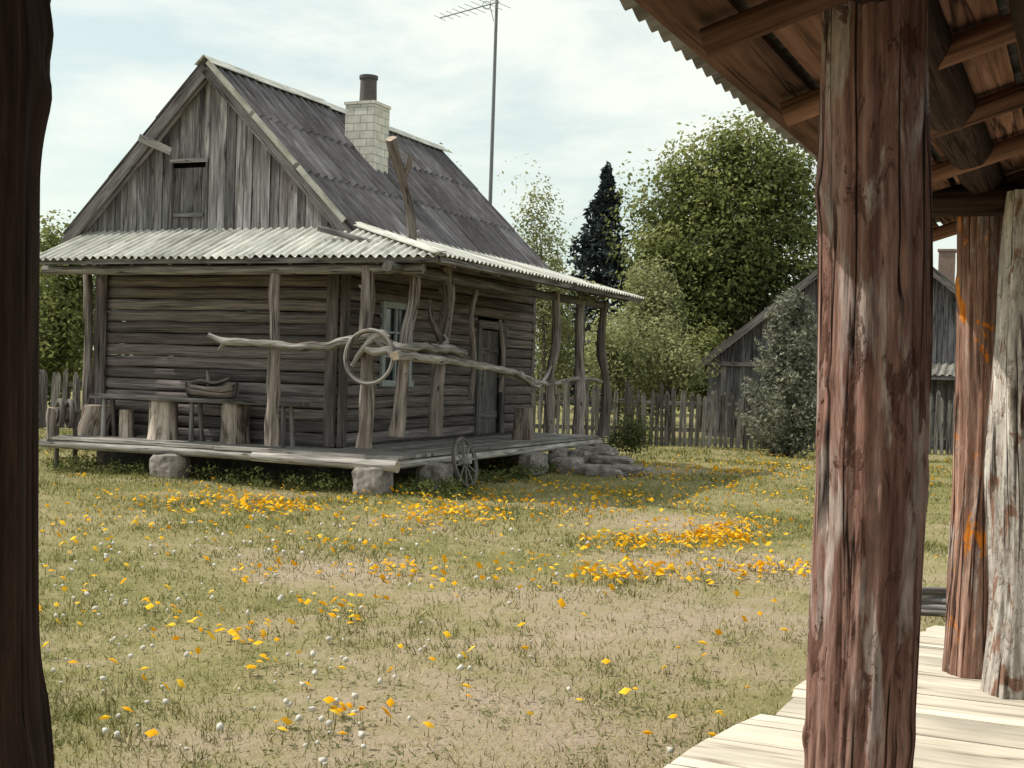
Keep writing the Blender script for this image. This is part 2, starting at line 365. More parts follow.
def leaves(name,C,Nn,size,mat,rnd,parent=None,asp=.55):
    n=len(C); Nn=Nn/np.linalg.norm(Nn,axis=1,keepdims=True); q=rng.standard_normal((n,3)); a=np.cross(Nn,q); a/=np.linalg.norm(a,axis=1,keepdims=True)+1e-9; b=np.cross(Nn,a)
    s=size[:,None] if hasattr(size,'__len__') else size
    V=np.stack([C-a*s,C+b*s*asp,C+a*s,C-b*s*asp],1).reshape(-1,3)
    return np_mesh(name,V,np.arange(n*4).reshape(-1,4),mat,np.repeat(rnd,4),parent)
def gauss_leaves(cl,per,spread,up=.6):
    C=np.repeat(cl,per,0); n=len(C); C=C+rng.standard_normal((n,3))*spread; Nn=rng.standard_normal((n,3))+np.array([0,0,up]); return C,Nn
def flowers(name,P,rad,h,mat,stemmat):
    n=len(P); k=8; ang=np.arange(k)/k*2*np.pi
    z=gh(P[:,0],P[:,1])+h; tilt=rng.standard_normal((n,2))*.45+np.array([-.15,-.25])
    c=np.stack([P[:,0],P[:,1],z],1); rr=rad[:,None]*(np.where(np.arange(k)%2==0,1,.72))[None,:]
    ox=rr*np.cos(ang)[None,:]; oy=rr*np.sin(ang)[None,:]; oz=-(ox*tilt[:,:1]+oy*tilt[:,1:])*-1.0
    ring=np.stack([c[:,None,0]+ox,c[:,None,1]+oy,c[:,None,2]+oz],2)
    top=c.copy(); top[:,2]+=rad*.45
    V=np.concatenate([top[:,None,:],ring],1).reshape(-1,3)
    b=np.arange(n)[:,None]*(k+1)
    Fq=np.concatenate([np.stack([b[:,0],b[:,0]+1+j,b[:,0]+1+(j+1)%k],1) for j in range(k)],0)
    e=empty(name); np_mesh('flower_heads',V,Fq,mat,np.repeat(rng.random(n),k+1),e)
    g=c.copy(); g[:,2]=gh(P[:,0],P[:,1]); ww=np.array([.0025,0,0])
    V=np.stack([g-ww,g+ww,c],1).reshape(-1,3); np_mesh('flower_stems',V,np.arange(n*3).reshape(-1,3),stemmat,np.repeat(rng.random(n),3),e)
YEL=leafmat('yellow_petals',[(0,(.8,.36,.012)),(.5,(.88,.47,.02)),(1,(.92,.6,.05))],.2)
cl=[(235,505,45,9,230),(290,512,40,7,90),(430,515,30,9,160),(480,518,40,6,80),(560,505,50,8,90),(520,490,60,5,90),(640,545,28,6,110),(720,538,28,8,320),(650,572,40,7,90),(770,575,30,6,80),(610,580,22,7,50),
    (400,575,30,6,40),(255,575,20,5,14),(330,612,16,9,24),(320,550,40,6,25),(700,480,60,8,150),(780,465,30,6,80),(650,500,50,8,90),(250,650,14,6,9),(200,640,25,8,10),(130,610,40,14,12),(730,470,60,5,110),(600,468,60,4,70),
    (160,500,50,6,50),(80,545,20,10,10),(340,730,10,5,8),(250,672,10,6,7),(660,520,60,12,70),(800,500,40,12,50),(120,525,60,8,20),(380,500,50,5,50),(470,580,40,10,20),(860,470,60,8,80),(930,475,30,8,60),(560,560,40,8,18)]
P=[]
for px,py,sx,sy,nn in cl:
    for _ in range(nn):
        y=random.gauss(py,sy*.9)
        if y<452: continue
        q=on_z(random.gauss(px,sx),y); P.append((q.x,q.y))
for _ in range(420):
    y=456+random.random()**1.9*290; q=on_z(random.uniform(-100,1100),y); P.append((q.x,q.y))
P=np.array(P); n=len(P)
flowers('yellow_dandelion_flowers',P,.017+.02*rng.random(n),.03+.07*rng.random(n),YEL,LEAFW)
W=NT('dandelion_fluff'); W.bsdf((.6,.58,.53),.95); 
import bmesh
bm=bmesh.new(); bmesh.ops.create_icosphere(bm,subdivisions=1,radius=1); iv=np.array([v.co[:] for v in bm.verts]); iff=np.array([[v.index for v in f.verts] for f in bm.faces]); bm.free()
P=[]
for px,py,sx,sy,nn in [(330,690,35,32,36),(110,640,40,45,26),(440,665,20,12,6),(90,580,40,20,20),(280,580,60,30,26),(220,720,60,25,8),(560,640,120,60,8),(420,560,120,30,45),(160,540,80,14,35),(350,540,100,10,30),(650,720,60,20,2)]:
    for _ in range(nn):
        y=random.gauss(py,sy)
        if y<470: continue
        q=on_z(random.gauss(px,sx),y,.05); P.append((q.x,q.y))
P=np.array(P); n=len(P); zz=gh(P[:,0],P[:,1])+.03+.05*rng.random(n); R=.008+.013*rng.random(n)
V=(iv[None]*R[:,None,None]*(1+.25*rng.standard_normal((n,12,1)))+np.stack([P[:,0],P[:,1],zz],1)[:,None,:]).reshape(-1,3)
Fq=(iff[None]+np.arange(n)[:,None,None]*12).reshape(-1,3)
e=empty('dandelion_seedheads'); np_mesh('fluff_balls',V,Fq,W.mat,np.zeros(len(V)),e)
g=np.stack([P[:,0],P[:,1],gh(P[:,0],P[:,1])],1); c=g.copy(); c[:,2]=zz; ww=np.array([.002,0,0])
np_mesh('stalks',np.stack([g-ww,g+ww,c],1).reshape(-1,3),np.arange(n*3).reshape(-1,3),LEAFW,np.full(n*3,.8),e)
P=[]
for _ in range(460):
    y=470+random.random()**1.1*320; q=on_z(random.uniform(-60,900),y); P.append((q.x,q.y,.01))
P=np.array(P); C,Nn=gauss_leaves(P,18,np.array([.06,.06,.008]),2.4); C[:,2]=np.abs(C[:,2])+gh(C[:,0],C[:,1]); 
leaves('meadow_weeds',C,Nn,.008+.011*rng.random(len(C)),LEAFW,np.clip(.55+.45*rng.random(len(C)),0,1),asp=.4)

# ---------------- farmhouse ----------------
house=empty('wooden_farmhouse',HM)
def H(a,b,z): return Vector((-a,b,z))
A0,A1,B0,B1=1.715,6.23,1.2,9.1
ZD=.54
M=MB(); ch=.19; nz_=18; z0=.56
def hewn(p0,p1,h=ch,t=.17):
    L=(Vector(p1)-Vector(p0)).length; k=max(3,int(L/.45)); 
    pts=[Vector(p0).lerp(Vector(p1),i/k)+Vector((random.uniform(-.008,.008),random.uniform(-.008,.008),random.uniform(-.009,.009))) for i in range(k+1)]
    sweep(M,pts,.5,n=16,hint=(0,0,1),ell=(t,h*.97),p=4,amp=.06,fa=.8,fl=1.1,mi=0)
for i in range(nz_):
    z=z0+ch*(i+.5); e=.1 if i%2 else .085; e2=.085 if i%2 else .1
    hewn(H(A0-e,B0,z),H(A1+e,B0,z)); hewn(H(A0-e,B1,z),H(A1+e,B1,z)); hewn(H(A1,B0-e2,z+.01),H(A1,B1+e2,z+.01))
    segs=[(B0-e2,B1+e2)]
    for lo,hi,zl,zh in((2.45,3.5,1.55,2.85),(6.25,7.55,.5,2.75)):
        if zl<z<zh:
            ns=[]
            for s0,s1 in segs:
                if s0<lo and s1>hi: ns+=[(s0,lo),(hi,s1)]
                else: ns.append((s0,s1))
            segs=ns
    for s0,s1 in segs: hewn(H(A0,s0,z+.01),H(A0,s1,z+.01))
board(M,H(A0-.13,B0-.0,.56),H(A0-.13,B0-.0,3.85),.24,.03,(1,0,0),0,rnd=.1)
board(M,H(A1-.0,B0-.135,.56),H(A1-.0,B0-.135,3.85),.24,.03,(0,-1,0),0,rnd=.05)
board(M,H(A0+.02,B0-.135,.56),H(A0+.02,B0-.135,3.85),.2,.03,(0,-1,0),0,rnd=.08)
M.build('log_walls',[LOGW,CUTW],house)
M=MB(); board(M,H(A0+.3,2.2,2.2),H(A0+.3,3.8,2.2),1.8,.05,(1,0,0)); board(M,H(A0+.3,6,1.7),H(A0+.3,7.8,1.7),2.5,.05,(1,0,0)); M.build('dark_room_panels',[DARKI],house)  # near-black panels stand in for the unlit room behind window and door
M=MB()
for (p,q,n_) in ((H(A0,B0,.28),H(A1,B0,.28),(0,1,0)),(H(A0,B1,.28),H(A1,B1,.28),(0,1,0)),(H(A0,B0,.28),H(A0,B1,.28),(1,0,0)),(H(A1,B0,.28),H(A1,B1,.28),(1,0,0))):
    board(M,p,q,.6,.26,n_,0)
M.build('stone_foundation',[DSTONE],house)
M=MB(); a=A0-.1; b0,b1,zl,zh=2.5,3.45,1.6,2.8
for p,q in((H(a,b0,zl),H(a,b0,zh)),(H(a,b1,zl),H(a,b1,zh))): board(M,p,q,.1,.05,(1,0,0),0)
for p,q in((H(a,b0-.08,zh+.05),H(a,b1+.08,zh+.05)),(H(a-.02,b0-.08,zl-.05),H(a-.02,b1+.08,zl-.05)),): board(M,p,q,.1,.07,(1,0,0),0)
bm_=(b0+b1)/2
board(M,H(a+.03,bm_,zl),H(a+.03,bm_,zh),.05,.04,(1,0,0),0)
for zz_ in(zl+.4,zl+.8): board(M,H(a+.04,b0+.05,zz_),H(a+.04,b1-.05,zz_),.035,.03,(1,0,0),0)
board(M,H(a+.07,b0,(zl+zh)/2),H(a+.07,b1,(zl+zh)/2),zh-zl,.01,(1,0,0),1)
M.build('window',[FRAMEM,GLASS],house)
M=MB(); b0,b1,zl,zh=6.3,7.5,.56,2.7
for k in range(6):
    bb=b0+.14+k*.185; board(M,H(A0+.02,bb,zl),H(A0+.02,bb,zh-.1),.175,.04,(1,0,0),0,rnd=random.uniform(0,.4))
for bb in(b0,b1): board(M,H(A0-.1,bb,zl),H(A0-.1,bb,zh),.14,.06,(1,0,0),0)
board(M,H(A0-.11,b0-.1,zh+.0),H(A0-.11,b1+.1,zh+.0),.15,.07,(1,0,0),0)
for zz_ in(.95,2.2): board(M,H(A0-.02,b0+.1,zz_),H(A0-.02,b1-.1,zz_),.12,.03,(1,0,0),0)
sweep(M,[H(A0-.02,b0+.25,1.5),H(A0-.08,b0+.25,1.55),H(A0-.08,b0+.25,1.7),H(A0-.02,b0+.25,1.75)],.012,6,mi=1)
M.build('plank_door',[GREYW,IRON],house)
AR,ZR,AE1,AE2,ZE=4.05,6.62,1.33,6.77,3.9
def roofz(a): return ZR-(abs(a-AR))*(ZR-ZE)/(AR-AE1)
M=MB(); 
for bb_,yy in ((B0,0),(B1,0)):
    a=1.4
    while a<6.7:
        wv=random.uniform(.12,.19); ac=a+wv/2; zt=roofz(ac)-.1
        if zt>3.85:
            lo=3.78+random.uniform(-.03,.03)
            off=random.uniform(-.015,.015)+(-.14 if bb_==B0 else .14)
            if bb_==B0 and 4.15<ac<4.8:
                board(M,H(ac,bb_+off,5.1),H(ac,bb_+off,zt),wv-.008,.025,(0,-1,0),0)
                board(M,H(ac,bb_+off+.05,3.9),H(ac,bb_+off+.05,4.97),wv-.01,.025,(0,-1,0),0,rnd=random.uniform(0,.35))
            else: board(M,H(ac,bb_+off,lo),H(ac,bb_+off,zt),wv-.012,.025,(0,-1,0),0,jit=.006)
        a+=wv
yb=B0-.165
board(M,H(4.12,yb,5.08),H(4.86,yb,5.08),.06,.03,(0,-1,0),0,rnd=.9)
for a in (4.13,4.83): board(M,H(a,yb,3.88),H(a,yb,5.05),.04,.03,(0,-1,0),0,rnd=.1)
board(M,H(4.2,yb+.03,4.2),H(4.8,yb+.03,4.2),.06,.03,(0,-1,0),0,rnd=.2)
M.build('gable_boards',[GABLEW],house)
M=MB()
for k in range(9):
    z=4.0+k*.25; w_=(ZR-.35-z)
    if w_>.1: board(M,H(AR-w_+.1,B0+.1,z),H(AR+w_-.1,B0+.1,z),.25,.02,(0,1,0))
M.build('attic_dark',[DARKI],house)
M=MB(); BF,BK=.8,9.35
LT=math.hypot(AR-AE1,ZR-ZE)
def fr(s,t): k=t/LT; return H(AE1+(AR-AE1)*k,s,ZE+(ZR-ZE)*k)
def fl_(s,t): k=t/LT; return H(AE2-(AE2-AR)*k,s,ZE+(ZR-ZE)*k)
corr(M,fr,BF,BK,lambda s:-.05,lambda s:LT,(.707,0,.707),rows=3,amp=.05,wl=.24,sheet=1.2,ragged=.03)
corr(M,fl_,BF,BK,lambda s:-.05,lambda s:LT,(-.707,0,.707),rows=3,amp=.05,wl=.24,sheet=1.2,ragged=.03)
M.build('main_roof_sheets',[SLATE],house)
M=MB()
for sd,ae in((1,AE1),(-1,AE2)):
    k=9
    for i in range(k):
        f=(i+.5)/k; a=ae+(AR-ae)*f; z=ZE+(ZR-ZE)*f-.06
        board(M,H(a,BF+.03,z-.04),H(a,BK-.03,z-.04),LT/k-.03,.025,(sd*.707,0,.707),0,rnd=random.uniform(0,.5))
    for bb in(BF+.02,BK-.02):
        board(M,H(ae-sd*.06,bb,ZE-.18),H(AR,bb,ZR-.12),.19,.03,(0,1,0),0,rnd=.12)
    for bb in(BF+.2,BF+.35):
        sweep(M,[H(ae,bb,ZE-.14),H(AR,bb,ZR-.14)],.045,6,mi=0)
for s0 in np.arange(BF-.05,BK,1.2):
    s1=min(s0+1.25,BK+.05); j=random.uniform(-.012,.012)
    for sd in(1,-1):
        board(M,H(AR-sd*.085,s0,ZR+.02+j),H(AR-sd*.085,s1,ZR+.02+j+.01),.22,.015,(sd*.64,0,.76),1)
for i in range(3):
    f0=.03+i*.31; f1=f0+.33
    board(M,H(AE1+(AR-AE1)*f0,BF-.01,ZE+(ZR-ZE)*f0+.035),H(AE1+(AR-AE1)*f1,BF-.01,ZE+(ZR-ZE)*f1+.035),.02,.09,(.707,0,.707),1,rnd=.05)
p=plane_b(140,138,BF-.06); q=plane_b(172,152,BF-.06); board(M,p,q,.12,.03,(0,-1,0),0,rnd=.8)
M.build('roof_timber_and_caps',[GREYW,SLATEL],house)
M=MB(); ae,be=-.72,-.2; AW,ZW=1.45,3.98; BW=1.15; ZEV=3.38; AL=6.5
def ff(s,t): k=t; return H(s,be+(BW-be)*k,ZEV+(ZW-ZEV)*k)
def fs_(s,t): k=t; return H(ae+(AW-ae)*k,s,ZEV+(ZW-ZEV)*k)
corr(M,ff,ae,AL,lambda s:-.04,lambda s:min(1,(s-ae)/(AW-ae)),(0,-.39,.92),rows=1,amp=.026,mi=0)
BR=9.1
corr(M,fs_,be,BR,lambda s:-.03,lambda s:min(1,(s-be)/(BW-be)),(.25,0,.97),rows=1,amp=.024,mi=0)
board(M,H(ae,be,ZEV+.05),H(AW,BW,ZW+.05),.2,.02,(.2,-.3,.9),0,rnd=.9)
board(M,H(AW-.02,BW,ZW+.05),H(AW-.02,BR,ZW+.05),.22,.015,(.5,0,.86),0,rnd=.5)
M.build('porch_roof_sheets',[SLATEL],house)
M=MB()
for i in range(8):
    f=(i+.5)/8; b=be+.06+(BW-be)*f; a_s=ae+(AW-ae)*f
    board(M,H(a_s+.06,b,ZEV+(ZW-ZEV)*f-.05),H(AL-.05,b,ZEV+(ZW-ZEV)*f-.05),.16,.02,(0,-.39,.92),0)
    board(M,H(a_s+.04,b+.03,ZEV+(ZW-ZEV)*f-.05),H(a_s+.04,BR-.05,ZEV+(ZW-ZEV)*f-.05),.24,.02,(.25,0,.97),0)
for a in np.arange(.3,6.5,.72): sweep(M,[H(a,be+.04,ZEV-.07),H(a,B0-.1,ZW-.12)],.045,7,mi=0)
for b in np.arange(.4,9.1,.8): sweep(M,[H(ae+.05,b,ZEV-.08),H(A0-.1,b,ZW-.12)],.045,7,mi=0)
sweep(M,[H(6.5,.02,3.22),H(3,.0,3.21),H(-.35,.03,3.22)],.075,10,amp=.15,mi=0)
sweep(M,[H(0,-.4,3.22),H(.02,4,3.2),H(-.02,9.0,3.22)],.075,10,amp=.15,mi=0)
board(M,H(AL,be-.0,ZEV-.05),H(-.68,be-.0,ZEV-.05),.08,.025,(0,-1,0),0,rnd=.2)
board(M,H(ae,-.18,ZEV-.05),H(ae,BR,ZEV-.05),.08,.025,(1,0,0),0,rnd=.2)
M.build('porch_roof_timber',[GREYW],house)
M=MB()
def gpost(pts,r,seed=None,stub=0,mi=0):
    pp=catmull(pts,8); sweep(M,pp,r,14,hint=(0,1,.1),amp=.4,fa=1.1,fl=2.4,mi=mi,cap=1,amp2=.1,fa2=3,fl2=2)
    for _ in range(stub):
        k=random.randrange(4,len(pp)-3); d=Vector((random.uniform(-1,1),random.uniform(-.6,.2),random.uniform(.2,.8))).normalized()
        sweep(M,[pp[k],pp[k]+d*.12,pp[k]+d*.18],[.045,.03,.018],7,mi=mi)
def pb(b,*L): return [plane_b(x,y,b) for x,y in L]
def pa(a,*L): return [plane_a(x,y,a) for x,y in L]
gpost(pb(.05,(272,446),(273,400),(275,340),(274,300),(276,267)),[.105,.09,.08,.085],stub=1)
gpost(pb(.0,(365,448),(367,400),(366,345),(368,300),(367,266)),[.115,.1,.095,.1],stub=1)
gpost(pa(.1,(397,437),(401,390),(406,340),(414,300),(415,262)),[.11,.09,.08,.08],stub=1)
gpost(pa(.0,(436,436),(437,390),(443,340),(449,300),(446,266)),[.12,.11,.09,.1],stub=2)
gpost(pa(.0,(443,345),(432,320),(430,300)),[.05,.04,.03])
gpost(pa(.3,(470,400),(474,360),(471,320),(476,290)),[.05,.045,.04])
gpost(pa(.0,(500,392),(503,360),(500,320)),[.04,.035,.03])
gpost(pa(.0,(551,432),(550,380),(556,340),(556,291)),[.1,.09,.08],stub=2)
gpost(pa(.0,(579,434),(580,380),(579,340),(581,297)),[.12,.1,.09],stub=2)
gpost(pa(-.05,(604,436),(606,390),(601,345),(604,302)),[.11,.09,.09],stub=1)
gpost([H(6.4,.95,.5),H(6.38,.95,1.8),H(6.42,.93,3.4)],[.08,.07])
gpost([H(6.3,.05,.5),H(6.32,.05,.8),H(6.3,.05,1.0)],[.07,.06])
pU=pa(.15,(413,252),(411,215),(402,180),(391,139)); gpost(pU,[.055,.07,.065,.08])
gpost([pU[2],pU[2]+Vector((.12,-.03,.18)),pU[2]+Vector((.14,-.05,.34))],[.05,.04,.03])
M.build('rustic_posts',[POSTG,CUTW],house)
M=MB()
def limb(pts,r,amp=.4): sweep(M,catmull(pts,8),[q*.86 for q in r],12,hint=(.1,.2,1),amp=amp,fa=1.2,fl=4,mi=0,cap=1,amp2=.15,fa2=3,fl2=2)
limb(pb(-.1,(209,335),(222,341),(238,342),(255,343),(275,344),(292,347),(310,346),(328,346),(342,342),(355,341),(368,338),(378,339),(392,347)),[.04,.065,.06,.075,.07,.085,.085,.1])
limb([plane_b(388,345,-.12)]+pa(-.15,(405,348),(422,346),(438,349),(450,349),(464,354)),[.08,.07,.09,.075])
limb(pa(-.12,(395,356),(412,356),(430,359),(448,360),(464,363),(482,366),(500,370),(515,373),(530,380),(545,384)),[.08,.085,.07,.07,.06,.06])
limb(pa(-.12,(520,372),(536,386),(546,376),(551,366)),[.04,.05,.03])
limb(pb(-.14,(352,366),(362,350),(380,333),(388,338)),[.035,.06,.055])
limb(pb(-.16,(366,349),(376,352),(390,350),(395,357)),[.05,.08,.07])
limb(pa(.0,(500,372),(540,385),(580,378),(603,382)),[.04,.045,.04])
limb(pa(-.1,(440,348),(447,341),(444,335)),[.05,.04,.02]); limb(pb(-.1,(225,343),(219,350)),[.05,.02])
M.build('branch_railing',[LIMB,CUTW],house)
M=MB()
for i in range(7):
    b=.07+i*.165; a1=6.35+random.uniform(-.06,.1)
    for s0,s1 in((-.0,3.1),(3.12,a1)): board(M,H(s0,b,ZD-.02+random.uniform(-.004,.004)),H(s1,b,ZD-.02),.155,.045,(0,0,1),0)
for i in range(10):
    a=.08+i*.165
    for s0,s1 in((1.25,5.1),(5.12,9.0)): board(M,H(a,s0,ZD-.02+random.uniform(-.004,.004)),H(a,s1+random.uniform(0,.08),ZD-.02),.155,.045,(0,0,1),0)
sweep(M,[H(6.5,.05,.42),H(4,.02,.43),H(1.9,.05,.42)],.065,10,amp=.2,mi=0,cap=1)
sweep(M,[H(2.35,-.06,.43),H(1,-.09,.42),H(-.08,-.07,.41)],[.07,.085],12,amp=.2,mi=0,cap=1)
sweep(M,[H(.06,.1,.42),H(.03,4.5,.42),H(.05,9,.42)],.065,10,amp=.15,mi=0,cap=1)
for b in(.6,2.5,4.5,6.5,8.5): sweep(M,[H(.1,b,.42),H(A0,b,.42)],.07,8)
for a in(3,4.5,6.1): sweep(M,[H(a,.1,.42),H(a,B0,.42)],.07,8)
M.build('porch_deck',[DECKW,CUTW],house)
def rock(M,c,s,seed,mi=0,n=18,pw=4,am=.25):
    rnd=random.random(); vs=[];fs=[];us=[];R=12
    for i in range(R):
        ph=-math.pi/2+math.pi*i/(R-1)
        for j in range(n):
            th=2*math.pi*j/n; x,y,z=math.cos(ph)*math.cos(th),math.cos(ph)*math.sin(th),math.sin(ph)
            m=1/max(.001,(abs(x)**pw+abs(y)**pw+abs(z)**pw)**(1/pw)); k=m*(1+am*noise.noise(Vector((x*1.6,y*1.6,z*1.6))+Vector((seed*3.1,seed,0)))+.06*noise.noise(Vector((x*5,y*5,z*5))+Vector((seed,seed,3))))
            vs.append(Vector(c)+Vector((x*s[0]*k,y*s[1]*k,z*s[2]*k)))
    for i in range(R-1):
        for j in range(n):
            fs.append((i*n+j,i*n+(j+1)%n,(i+1)*n+(j+1)%n,(i+1)*n+j)); us.append([(0,0),(.1,0),(.1,.1),(0,.1)])
    M.add(vs,fs,us,mi,rnd,False)
M=MB()
q=plane_b(375,478,.05); rock(M,(q.x,-.02,.16),(.24,.2,.23),1,pw=9,am=.14)
q=plane_b(170,468,.05); rock(M,(q.x,.05,.16),(.27,.2,.22),2,pw=9,am=.14)
q=plane_a(437,465,-.05); rock(M,(.03,q.y,.17),(.2,.28,.22),3,pw=8,am=.15)
q=plane_a(533,460,-.05); rock(M,(.03,q.y,.17),(.2,.35,.2),4,pw=8,am=.15)
rock(M,(.0,6.6,.17),(.2,.35,.2),5); rock(M,(.0,8.9,.17),(.22,.3,.2),6)
M.build('support_stones',[STONE],house)
M=MB(); CA,CB=3.0,4.2
board(M,H(CA,CB,4.9),H(CA,CB,6.5),.58,.58,(0,1,0),0,rnd=.0)
board(M,H(CA,CB,6.5),H(CA,CB,6.55),.62,.62,(0,1,0),0,rnd=.3)
sweep(M,[H(CA,CB,6.53),H(CA,CB,6.9),H(CA,CB,7.0)],[.16,.15,.15],16,hint=(0,1,0),mi=1)
sweep(M,[H(CA,CB,7.0),H(CA,CB,7.06)],[.17,.17],16,hint=(0,1,0),mi=1)
M.build('chimney',[BRICK,SOOT],house)
cl_=np.array([[*(plane_a(590+random.gauss(0,5),293+random.gauss(0,4),-.3))] for _ in range(26)]); C,Nn=gauss_leaves(cl_,12,.07)
lv=leaves('climbing_vine',C,Nn,.04,LEAF2,rng.random(len(C)),house)
def on_deck(px,py,z=ZD): return HI@on_z(px,py,z)
def stump(px,py,r,h,name='tree_stump',lean=(0,0)):
    p=on_deck(px,py); p.y=max(.25,min(p.y,.8)); o,d=ray_l(px,py); t_=(p.y-o.y)/d.y; p.x=(o+d*t_).x
    M=MB(); pts=[Vector((0,0,0)),Vector((0,0,h*.15)),Vector((lean[0]*.5,0,h*.5)),Vector((lean[0],0,h*.9)),Vector((lean[0],0,h))]
    sweep(M,pts,[r*1.06,r*1.0,r*.97,r*.98,r*.94],24,hint=(0,1,0),amp=.18,fa=1.6,fl=.8,mi=0,cap=1,amp2=.06)
    o=M.build(name,[STUMPB,CUTW]); o.matrix_world=HM@Matrix.Translation((p.x,p.y,ZD+.004)); return o
stump(163,437,.235,.62); stump(235,437,.225,.64); stump(126,431,.12,.45); 
stump(93,434,.25,.5,lean=(.12,0))
M=MB(); q0=plane_b(97,398,.72); q1=plane_b(303,402,.72)
zb=(q0.z+q1.z)/2
board(M,(q0.x,.72,zb),(q1.x,.72,zb),.34,.06,(0,0,1),0,jit=.01)
for f in(.06,.5,.93):
    x=q0.x+(q1.x-q0.x)*f
    for dy in(-.1,.1): sweep(M,[(x,.72+dy,zb-.03),(x+.03,.72+dy*1.4,ZD)],.04,8)
bo=M.build('wooden_bench',[GREYW]); bo.matrix_world=HM
M=MB(); q=plane_b(212,382,.72)
tz=zb+.03
def tp(x,z,y=0): return Vector((q.x+x,.72+y,tz+z))
vs=[];fs=[];us=[]; n=12
prof=[(-.42,.12,.28),(-.3,.16,.22),(0,.18,.19),(.3,.16,.2),(.45,.1,.27)]
for x,wy,h in prof:
    for j in range(n):
        a=math.pi*j/(n-1); vs.append(tp(x,max(.01,.0+h-(h)*math.sin(a)**.7),-wy*math.cos(a)))
    for j in range(n):
        a=math.pi*(n-1-j)/(n-1); vs.append(tp(x*.93,max(.04,h-(h-.04)*math.sin(a)**.7),-wy*.8*math.cos(a)))
m2=2*n
for i in range(len(prof)-1):
    for j in range(m2): k=(j+1)%m2; fs.append((i*m2+j,i*m2+k,(i+1)*m2+k,(i+1)*m2+j)); us.append([(j*.03,i*.2),(j*.03+.03,i*.2),(j*.03+.03,i*.2+.2),(j*.03,i*.2+.2)])
fs.append(tuple(range(m2))); us.append([(0,0)]*m2); b_=(len(prof)-1)*m2; fs.append(tuple(b_+j for j in reversed(range(m2)))); us.append([(0,0)]*m2)
M.add(vs,fs,us,0,.3,True)
sweep(M,catmull([tp(-.5,.2),tp(-.25,.27,.05),tp(.1,.24,-.03),tp(.35,.33)],4),[.03,.05,.05,.03],8,amp=.4)
sweep(M,[tp(-.05,.2),tp(-.1,.42,.02),tp(-.08,.5)],[.035,.03,.02],8)
o=M.build('wooden_trough',[POSTG]); o.matrix_world=HM
M=MB(); c=plane_b(369,357,-.22); R=.385
def ring(M,c,R,r,ax1,ax2,mi=0,n=10,N=40,ell=1):
    vs=[];fs=[];us=[]; ax1=Vector(ax1);ax2=Vector(ax2);nn=ax1.cross(ax2)
    for i in range(N):
        a=2*math.pi*i/N; d=ax1*math.cos(a)+ax2*math.sin(a)
        for j in range(n):
            b=2*math.pi*j/n; vs.append(Vector(c)+d*(R+r*math.cos(b)*(1+.15*noise.noise(Vector((i*.5,j*.1,R)))))+nn*(r*ell*math.sin(b)))
    for i in range(N):
        for j in range(n):
            k=(j+1)%n;l=(i+1)%N; fs.append((i*n+j,l*n+j,l*n+k,i*n+k)); u0=j*.02;v0=i*2*math.pi*R/N;v1=v0+2*math.pi*R/N; us.append([(u0,v0),(u0,v1),(u0+.02,v1),(u0+.02,v0)])
    M.add(vs,fs,us,mi,.6,True)
ring(M,c,R,.026,(1,0,0),(0,.06,1),0); ring(M,c+Vector((0,.03,0)),R-.03,.012,(1,0,0),(0,.06,1),1)
o=M.build('wooden_hoop',[LIMB,IRON]); o.matrix_world=HM
M=MB(); wc=plane_a(465,463,-.32); wc.z=.40; R=.37; ax1=Vector((0,1,0)); ax2=Vector((-.22,0,.975)).normalized()
ring(M,wc,R,.022,ax1,ax2,0,ell=1.3); ring(M,wc,R+.024,.008,ax1,ax2,1,ell=4)
nn=ax1.cross(ax2); sweep(M,[wc-nn*.1,wc-nn*.04,wc+nn*.04,wc+nn*.1],[.04,.06,.06,.04],12,hint=(0,0,1))
for i in range(10):
    a=2*math.pi*i/10+.1; d=ax1*math.cos(a)+ax2*math.sin(a); sweep(M,[wc+d*.05,wc+d*(R-.01)],[.016,.012],7,hint=(1,.3,0))
o=M.build('wagon_wheel',[GREYW,IRON]); o.matrix_world=HM
M=MB(); c=at_d(60,412,21.2); 
for dx in(0,.18): 
    cc=c+Vector((dx,-dx*.3,-.02)); ring(M,cc,.2,.045,(.5,-.8,0),(0,0,1),0); sweep(M,[cc+Vector((-.05,-.03,0)),cc+Vector((.05,.03,0))],[.1,.1],12,hint=(0,0,1),mi=0)
sweep(M,[c+Vector((-.1,0,0)),c+Vector((.35,-.1,0))],.03,8)
for dx in(-.05,.25): sweep(M,[c+Vector((dx,0,0)),c+Vector((dx,.05,-c.z))],.04,8)
M.build('grindstone',[IRON,GREYW])
M=MB()
for px,py,z,sx,sy,sz in((598,447,.36,.42,.28,.08),(612,456,.22,.45,.3,.08),(625,466,.09,.4,.3,.09),(583,455,.2,.3,.3,.18),(570,462,.12,.3,.26,.16),(643,468,.05,.2,.2,.08),(598,466,.1,.35,.2,.1),(612,470,.05,.22,.14,.09)):
    q=HI@on_z(px,py+4,z); rock(M,(q.x,min(q.y,9.0),z),(sx*.8,sy,sz),px,pw=7,am=.2)
o=M.build('stone_steps',[STONE]); o.matrix_world=HM
M=MB()
sweep(M,[(-.55,6.1,ZD),(-.55,6.1,ZD+.6)],[.2,.17],14,hint=(0,1,0),amp=.2,mi=0,cap=1); o=M.build('tree_stump',[STUMPB,CUTW]); o.matrix_world=HM
M=MB(); D=29.5
p0=at_d(489.5,225,D); p1=at_d(497,-3,D); base=Vector((p0.x-.1,p0.y,0)); sweep(M,[base,p0,p1],[.05,.045,.035],8,hint=(0,1,0))
b0=at_d(440,19,D+1); b1=at_d(499,3,D-.5); sweep(M,[b0,b1],.014,6)
